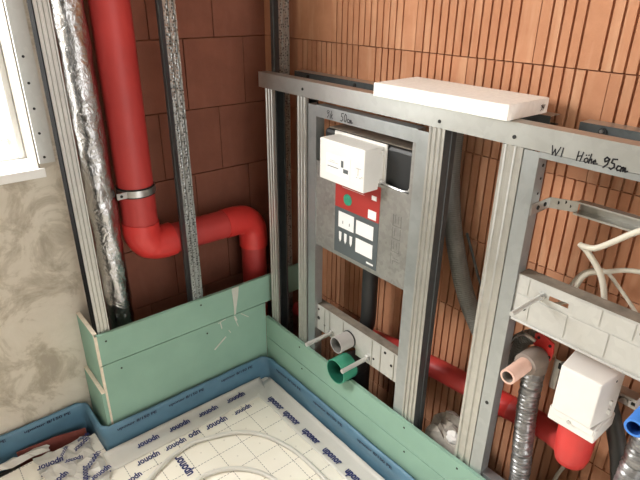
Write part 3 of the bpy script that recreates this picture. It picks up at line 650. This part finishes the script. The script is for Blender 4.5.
# embossed crossbar
X = [1.0680, 1.149, 1.195, 1.498]; Z = [0.822, 0.909, 0.921, 0.944]
cb_ = gridplate('crossbar', 'plate_zinc', X, Z, {(1, 1)}, 0.020, bf, 0.0018)
MB().strip([(0.0206, 0.944), (0.060, 0.944)], 'x', 1.068, 1.498).build('crossbar_fold', 'dust_top', cb_, solid=0.0015)
MB().tube([(1.070, 0.018, 0.824), (1.498, 0.018, 0.824)], 0.004, 8).build('rolled_edge', 'plate_zinc', cb_, smooth=True)
for x0, x1, z0, z1 in ((1.071, 1.098, .898, .941), (1.205, 1.266, .900, .941), (1.270, 1.334, .900, .941), (1.338, 1.40, .900, .941), (1.404, 1.495, .900, .941), (1.112, 1.1985, .834, .894), (1.2025, 1.290, .834, .894), (1.294, 1.385, .834, .894), (1.389, 1.495, .834, .894), (1.071, 1.108, .834, .894)):
    box('embossed_field', 'plate_zinc', x0, x1, 0.0172, 0.0189, z0, z1, cb_, bevel=0.0012)
disc((1.097, 0.0166, .862), 'y', 0.0045, 0.002, 12).build('hole', 'rubber_black', cb_); disc((1.35, 0.0166, .925), 'y', 0.006, 0.002, 12).build('hole', 'rubber_black', cb_)
for x in (1.132, 1.425):
    r = MB().tube([(x, -0.105, 0.913), (x, 0.05, 0.913)], 0.0055, 10).build('threaded_rod', 'plate_zinc', bf, smooth=True)
    disc((x, 0.015, 0.913), 'y', 0.011, 0.008, 6).build('nut', 'steel', r)
# upper bracket with mounting channel
br = MB().strip([(1.068, 0.018), (1.068, 0.098), (1.125, 0.120)], 'z', 1.092, 1.118).build('bracket', 'galvanised', bf, solid=0.002)
for p in ((1.084, .1065, 1.108), (1.108, .1160, 1.104), (1.098, .1120, 1.112)): disc(p, 'y', 0.0045, 0.006, 10).build('hole', 'rubber_black', br)
for p in ((1.0695, .045, 1.105), (1.0695, .075, 1.106)): disc(p, 'x', 0.005, 0.003, 10).build('hole', 'rubber_black', br)
MB().strip([(0.116, 1.120), (0.112, 1.120), (0.112, 1.117), (0.140, 1.117), (0.140, 1.092), (0.112, 1.092), (0.112, 1.0885), (0.116, 1.0885)], 'x', 1.120, 1.52).build('mounting_channel', 'galvanised', bf, solid=0.0015)
MB().strip([(0.048, 0.268), (YF + .006, 0.268), (YF + .006, 0.298), (0.048, 0.298)], 'x', 1.0665, 1.50).build('foot_bar', 'zinc_light', bf, solid=0.0015)

# ------------------------------------------------------------------ shaft pipes
dp = thing('drain_pipe', (-0.125, -0.43, 0.0), 'thick red plastic drain pipe with bends inside the shaft', 'drain pipe')
MB().tube([(-0.125, -0.43, 0.775), (-0.125, -0.43, 2.45)], 0.0605, 32).build('vertical_pipe', 'red_plastic', dp, smooth=True)
MB().tube(spline([(-0.125, -0.43, 0.80), (-0.125, -0.43, 0.755), (-0.125, -0.405, 0.715), (-0.125, -0.365, 0.703), (-0.125, -0.32, 0.703)], 6), [0.0645] * 13 + [0.062] * 12, 28).build('bend', 'red_fitting', dp, smooth=True)
MB().tube([(-0.125, -0.35, 0.703), (-0.125, -0.045, 0.703)], 0.0555, 28).build('horizontal_pipe', 'red_plastic', dp, smooth=True)
MB().tube(spline([(-0.125, -0.10, 0.703), (-0.125, -0.045, 0.703), (-0.125, -0.005, 0.695), (-0.125, 0.025, 0.665), (-0.125, 0.034, 0.62), (-0.125, 0.034, 0.575)], 6), 0.059, 28).build('bend', 'red_fitting', dp, smooth=True)
MB().tube([(-0.125, 0.034, -0.05), (-0.125, 0.034, 0.60)], 0.052, 24).build('down_pipe', 'red_plastic', dp, smooth=True)
cp = thing('pipe_clamp', (-0.125, -0.43, 0.91), 'steel pipe clamp with black rubber insert around the red drain pipe', 'pipe clamp')
def ring(name, mat, c, r0, r1, z0, z1, parent):
    n = 36; vs = []
    for rr, z in ((r0, z0), (r1, z0), (r1, z1), (r0, z1)): vs += [(c[0] + rr * math.cos(2 * PI * k / n), c[1] + rr * math.sin(2 * PI * k / n), z) for k in range(n)]
    return MB().add(vs, [(j * n + k, j * n + (k + 1) % n, ((j + 1) % 4) * n + (k + 1) % n, ((j + 1) % 4) * n + k) for j in range(4) for k in range(n)]).build(name, mat, parent, smooth=True)
ring('rubber_insert', 'rubber_black', (-0.125, -0.43), 0.0608, 0.0638, 0.906, 0.938, cp); ring('band', 'steel', (-0.125, -0.43), 0.0640, 0.0665, 0.911, 0.933, cp)
box('lug', 'steel', -0.085, -0.077, -0.512, -0.478, 0.911, 0.933, cp, bevel=0.001); disc((-0.0768, -0.498, 0.922), 'x', 0.005, 0.003, 10).build('bolt', 'rubber_black', cp)
box('wall_stem', 'steel', -0.236, -0.19, -0.435, -0.425, 0.917, 0.927, cp)
# foil-wrapped duct, crumpled
rnd = random.Random(21); n = 30; m = 130; vs = []; zz = [0.0 + 2.44 * i / m for i in range(m + 1)]
for i, z in enumerate(zz):
    for k in range(n):
        g = 2 * PI * k / n; e = 0.0010 * math.sin(z * 61 + 3 * math.sin(2 * g + z * 9)) + 0.0012 * math.sin(5 * g + z * 23) + rnd.uniform(-.0011, .0011) + (0.004 if abs(z - 0.93) < 0.012 else 0)
        vs.append((-0.125 + (0.0445 + e) * math.cos(g), -0.550 + (0.0445 + e) * math.sin(g), z - 0.05))
fs = [(i * n + k, i * n + (k + 1) % n, (i + 1) * n + (k + 1) % n, (i + 1) * n + k) for i in range(m) for k in range(n)] + [tuple(range(n - 1, -1, -1)), tuple(m * n + k for k in range(n))]
tag(MB().add(vs, fs).build('foil_insulated_pipe', 'aluminium_foil', smooth=True), 'vertical pipe wrapped in crumpled shiny aluminium foil beside the end stud', 'insulated pipe')

# ------------------------------------------------------------------ things behind the frames
wp = thing('waste_pipe', (0.7, 0.15, 0.3), 'thin red waste pipe sloping along the foot of the grooved brick wall', 'drain pipe')
MB().tube([(0.02, 0.1605, 0.280), (0.30, 0.1605, 0.338), (0.60, 0.1605, 0.393), (0.80, 0.1605, 0.418), (1.085, 0.1605, 0.442)], 0.0345, 20).build('long_pipe', 'red_plastic', wp, smooth=True)
MB().tube([(1.00, 0.1605, 0.435), (1.045, 0.1605, 0.439), (1.049, 0.1605, 0.439)], [0.0365, 0.0365, 0.0345], 20).build('socket', 'red_fitting', wp, smooth=True)
MB().tube(spline([(1.07, 0.1605, 0.441), (1.16, 0.158, 0.448), (1.215, 0.140, 0.457), (1.250, 0.105, 0.472), (1.264, 0.080, 0.50)], 6), 0.035, 20).build('connecting_pipe', 'red_plastic', wp, smooth=True)
MB().tube([(1.264, 0.075, 0.468), (1.264, 0.075, 0.478), (1.264, 0.074, 0.50), (1.264, 0.072, 0.545), (1.264, 0.070, 0.607)], [0.025, 0.037, 0.042, 0.044, 0.044], 24).build('elbow_cap', 'red_fitting', wp, smooth=True)

sb = thing('siphon_box', (1.265, 0.05, 0.608), 'white flush-mounted trap box sitting on the red elbow', 'trap box')
MB().add([(1.218, 0.0, .655), (1.310, 0.0, .655), (1.322, .092, .650), (1.210, .092, .650), (1.218, 0.0, .778), (1.310, 0.0, .778), (1.322, .092, .784), (1.210, .092, .784)],
         [(0, 3, 2, 1), (4, 5, 6, 7), (0, 1, 5, 4), (1, 2, 6, 5), (2, 3, 7, 6), (3, 0, 4, 7)]).build('housing', 'white_plastic', sb, bevel=0.003)
bs = box('base_ledge', 'white_plastic', 1.209, 1.321, 0.012, 0.112, 0.610, 0.6485, sb, bevel=0.004)
box('step', 'white_plastic', 1.213, 1.317, 0.006, 0.100, 0.634, 0.652, sb, bevel=0.002)
disc((1.262, 0.0055, 0.638), 'y', 0.005, 0.004, 12).build('screw', 'steel', sb); disc((1.3165, 0.06, 0.765), 'x', 0.003, 0.004, 8).build('dimple', 'rubber_black', sb)
for z in (.675, .70): box('rib', 'white_plastic', 1.310, 1.3235, 0.055, 0.06, z, z + .012, sb)

tag(corrugated('corrugated_conduit', [(0.742, 0.150, 1.24), (0.745, 0.150, 1.10), (0.765, 0.148, 0.98), (0.795, 0.145, 0.88), (0.845, 0.145, 0.755), (0.905, 0.150, 0.655), (0.96, 0.158, 0.60), (1.02, 0.165, 0.575)], 0.0255, 0.006, 'conduit_grey', amp=0.022, n=18),
    'thick grey corrugated conduit curving down the brick wall between the studs', 'conduit')
tag(MB().tube(spline([(0.815, 0.165, 0.92), (0.84, 0.170, 0.86), (0.875, 0.175, 0.78), (0.935, 0.178, 0.69), (1.0, 0.182, 0.64)], 8), 0.004, 8).build('thin_cable', 'conduit_dark', smooth=True), 'thin dark cable following the grey conduit on the wall', 'cable')
def foil_hose(pts, r, label): return tag(corrugated('insulated_hose', pts, r, 0.012, 'hose_foil', amp=0.055, n=18, jitter=0.05), label, 'insulated hose')
foil_hose([(1.119, 0.092, 0.658), (1.120, 0.091, 0.64), (1.123, 0.090, 0.55), (1.133, 0.090, 0.42), (1.146, 0.090, 0.28), (1.155, 0.09, 0.10), (1.16, 0.09, -0.05)], 0.0258, 'silver wrinkled insulated hose hanging below the red wall fitting')
foil_hose([(1.398, 0.093, 0.707), (1.398, 0.092, 0.66), (1.395, 0.09, 0.56), (1.39, 0.09, 0.45), (1.385, 0.09, 0.25), (1.385, 0.09, -0.05)], 0.0275, 'silver wrinkled insulated hose below the blue plug at the right edge')
def tap(x, z, plug, inner, label):
    t = thing('water_connection', (x, 0.10, z - .03), label, 'pipe fitting')
    MB().tube(spline([(x - .002, 0.095, z - 0.045), (x, 0.090, z - 0.01), (x, 0.070, z), (x, 0.030, z)], 6), 0.029, 18).build('insulation_sleeve', 'sleeve_brown', t, smooth=True)
    p = open_pipe('plug', plug, inner, x, z, -0.046, 0.031, 0.0195, 0.005, t)
    MB().tube([(x, -0.004, z), (x, 0.0, z), (x, 0.004, z)], [0.0195, 0.0205, 0.0195], 18).build('rim', plug, p, smooth=True)
    return t
t = tap(1.121, 0.706, 'pink_plug', 'sleeve_brown', 'pink plugged water connection pointing out beside the washbasin frame')
MB().prism([(1.098, .757), (1.112, .765), (1.130, .760), (1.150, .750), (1.153, .726), (1.150, .700), (1.132, .690), (1.112, .703), (1.098, .725)], 'y', 0.100, 0.107).build('wall_plate', 'red_fitting', t, bevel=0.002)
for p in ((1.110, .0995, .750), (1.142, .0995, .742), (1.146, .0995, .710)): disc(p, 'y', 0.004, 0.003, 8).build('screw_hole', 'rubber_black', t)
tap(1.400, 0.755, 'blue_plug', 'blue_inside', 'blue plugged water connection at the right edge of the picture')
# elbow conduit with clamp left of the pink connection
cl_ = thing('conduit_bend', (1.05, 0.12, 0.62), 'short grey conduit bend with a steel clamp behind the washbasin leg', 'conduit')
corrugated('bend', [(1.052, 0.125, 0.60), (1.052, 0.125, 0.66), (1.058, 0.125, 0.705), (1.085, 0.125, 0.728), (1.11, 0.125, 0.732)], 0.019, 0.008, 'conduit_grey', cl_, amp=0.08)
MB().tube(spline([(1.036, 0.10, 0.66), (1.045, 0.096, 0.712), (1.07, 0.094, 0.742), (1.105, 0.096, 0.738)], 6), 0.005, 8).build('clamp', 'steel', cl_, smooth=True)
sbk = thing('strap_bracket', (1.165, 0.15, 0.62), 'bent grey metal bracket on the bricks left of the trap box', 'bracket')
MB().strip([(1.145, 0.140), (1.152, 0.128), (1.166, 0.128), (1.176, 0.140), (1.176, 0.186)], 'z', 0.605, 0.695).build('strap', 'galvanised', sbk, solid=0.002)
box('slot', 'rubber_black', 1.162, 1.177, 0.1265, 0.128, 0.672, 0.690, sbk)
# perforated rail right of the trap box
pr = thing('perforated_rail', (1.42, 0.15, 0.65), 'slotted metal mounting rail behind the trap box at the right', 'mounting rail')
X = [1.285]; sk = set(); i = 0
while X[-1] < 1.60: X += [X[-1] + .010, X[-1] + .040]
sk = {(i, 1) for i in range(1, len(X) - 1, 2)}
gridplate('slotted_face', 'galvanised', X, [0.652, 0.6605, 0.6695, 0.678], sk, 0.150, pr, 0.0015)
for z in (0.652, 0.678): MB().strip([(0.1508, z), (0.180, z)], 'x', 1.285, X[-1]).build('flange', 'galvanised', pr, solid=0.0015)
MB().strip([(0.178, 0.653), (0.178, 0.677)], 'x', 1.285, X[-1]).build('back_web', 'shaded_zinc', pr, solid=0.001)
disc((1.320, 0.147, 0.664), 'y', 0.0085, 0.005, 12).build('washer', 'steel', pr); box('clip', 'sticker_white', 1.331, 1.335, 0.144, 0.150, 0.656, 0.673, pr)
tag(MB().tube(spline([(1.275, 0.155, 0.66), (1.295, 0.155, 0.615), (1.325, 0.155, 0.55), (1.352, 0.155, 0.47), (1.372, 0.155, 0.36), (1.38, 0.155, 0.10), (1.38, 0.155, -0.05)], 6), 0.021, 16).build('drain_hose', 'conduit_dark', smooth=True), 'dark grey hose running down behind the trap box', 'hose')
tag(MB().tube(spline([(1.245, 0.175, 0.445), (1.225, 0.178, 0.36), (1.205, 0.18, 0.27), (1.19, 0.18, 0.10), (1.185, 0.18, -0.05)], 6), 0.0055, 8).build('thin_cable', 'cable_cream', smooth=True), 'thin pale cable on the bricks below the red elbow', 'cable')

# cream cables looping over the crossbar
def cable(pts, r, label): return tag(MB().tube(spline(pts, 10), r, 10).build('cable', 'cable_cream', smooth=True), label, 'cable')
cable([(1.42, 0.085, 1.190), (1.31, 0.088, 1.132), (1.262, 0.090, 1.098), (1.225, 0.090, 1.063), (1.193, 0.092, 1.036), (1.166, 0.094, 1.030), (1.160, 0.096, 1.030), (1.178, 0.10, 1.016), (1.212, 0.105, 0.975), (1.232, 0.105, 0.925), (1.236, 0.10, 0.88), (1.225, 0.095, 0.83), (1.21, 0.10, 0.78)], 0.0068, 'thick cream cable dropping from the upper right in a loop behind the crossbar')
cable([(1.165, 0.12, 0.80), (1.163, 0.115, 0.86), (1.165, 0.11, 0.915), (1.178, 0.115, 0.955), (1.205, 0.13, 0.968), (1.25, 0.150, 0.985), (1.30, 0.160, 0.99), (1.36, 0.165, 0.985), (1.5, 0.17, 0.97)], 0.0058, 'cream cable arching up behind the crossbar and away to the right')
cable([(1.12, 0.175, 0.86), (1.135, 0.175, 0.905), (1.155, 0.172, 0.935), (1.195, 0.17, 0.955), (1.235, 0.168, 0.93), (1.29, 0.165, 0.88), (1.33, 0.165, 0.82)], 0.0045, 'thin cream cable close to the bricks behind the crossbar')
cable([(1.062, 0.16, 0.72), (1.07, 0.16, 0.775), (1.095, 0.16, 0.815), (1.13, 0.162, 0.84)], 0.0045, 'short thin cream cable curving under the left end of the crossbar')

# rubble sack between the studs
rnd = random.Random(31); vs = []; nx, ny = 7, 6
top = lambda u, v: 0.262 + 0.03 * math.sin(u * 2.4 + 0.4) * (0.4 + v) + rnd.uniform(-.018, .018)
for j in range(ny + 1):
    for i in range(nx + 1):
        u, v = i / nx, j / ny; vs.append((0.826 + 0.132 * u, 0.066 + 0.055 * v, top(u, v)))
fs = [(j * (nx + 1) + i, j * (nx + 1) + i + 1, (j + 1) * (nx + 1) + i + 1, (j + 1) * (nx + 1) + i) for j in range(ny) for i in range(nx)]
k0 = len(vs); rim = [i for i in range(nx + 1)] + [(j + 1) * (nx + 1) + nx for j in range(ny)] + [ny * (nx + 1) + i for i in range(nx - 1, -1, -1)] + [j * (nx + 1) for j in range(ny - 1, 0, -1)]
vs += [(vs[q][0], vs[q][1], -0.05) for q in rim]
fs += [(rim[a], rim[(a + 1) % len(rim)], k0 + (a + 1) % len(rim), k0 + a) for a in range(len(rim))]
rs_ = tag(MB().add(vs, fs).build('rubble_sack', 'rubble'), 'grey torn sack of rubble wedged between two studs behind the green board', 'rubble sack')
vs = []; rnd = random.Random(8)
for (cx, cy, cz, s) in ((0.915, 0.045, 0.325, .03),):
    pass
def chunk(name, c, size, seed, parent=None):
    rnd = random.Random(seed); bm = bmesh.new(); bmesh.ops.create_icosphere(bm, subdivisions=2, radius=1.0)
    mb = MB(); vv = [(c[0] + v.co.x * size[0] * rnd.uniform(.75, 1.15), c[1] + v.co.y * size[1] * rnd.uniform(.75, 1.15), c[2] + v.co.z * size[2] * rnd.uniform(.7, 1.2)) for v in bm.verts]
    ff = [tuple(v.index for v in f.verts) for f in bm.faces]; bm.free(); return mb.add(vv, ff).build(name, 'gypsum_white', parent)
chunk('plaster_lump', (0.925, 0.085, 0.272), (0.032, 0.02, 0.024), 3, rs_)
chunk('plaster_lump', (0.938, 0.085, 0.24), (0.022, 0.02, 0.03), 6, rs_)
chunk('plaster_lump', (0.875, 0.135, 0.298), (0.028, 0.02, 0.012), 9, rs_)

# red painted ledge outside the window
tag(box('outside_ledge', 'outside_red', -1.25, -0.95, -1.6, -0.60, 0.70, 0.90), 'reddish roof ledge outside the window', 'roof ledge')
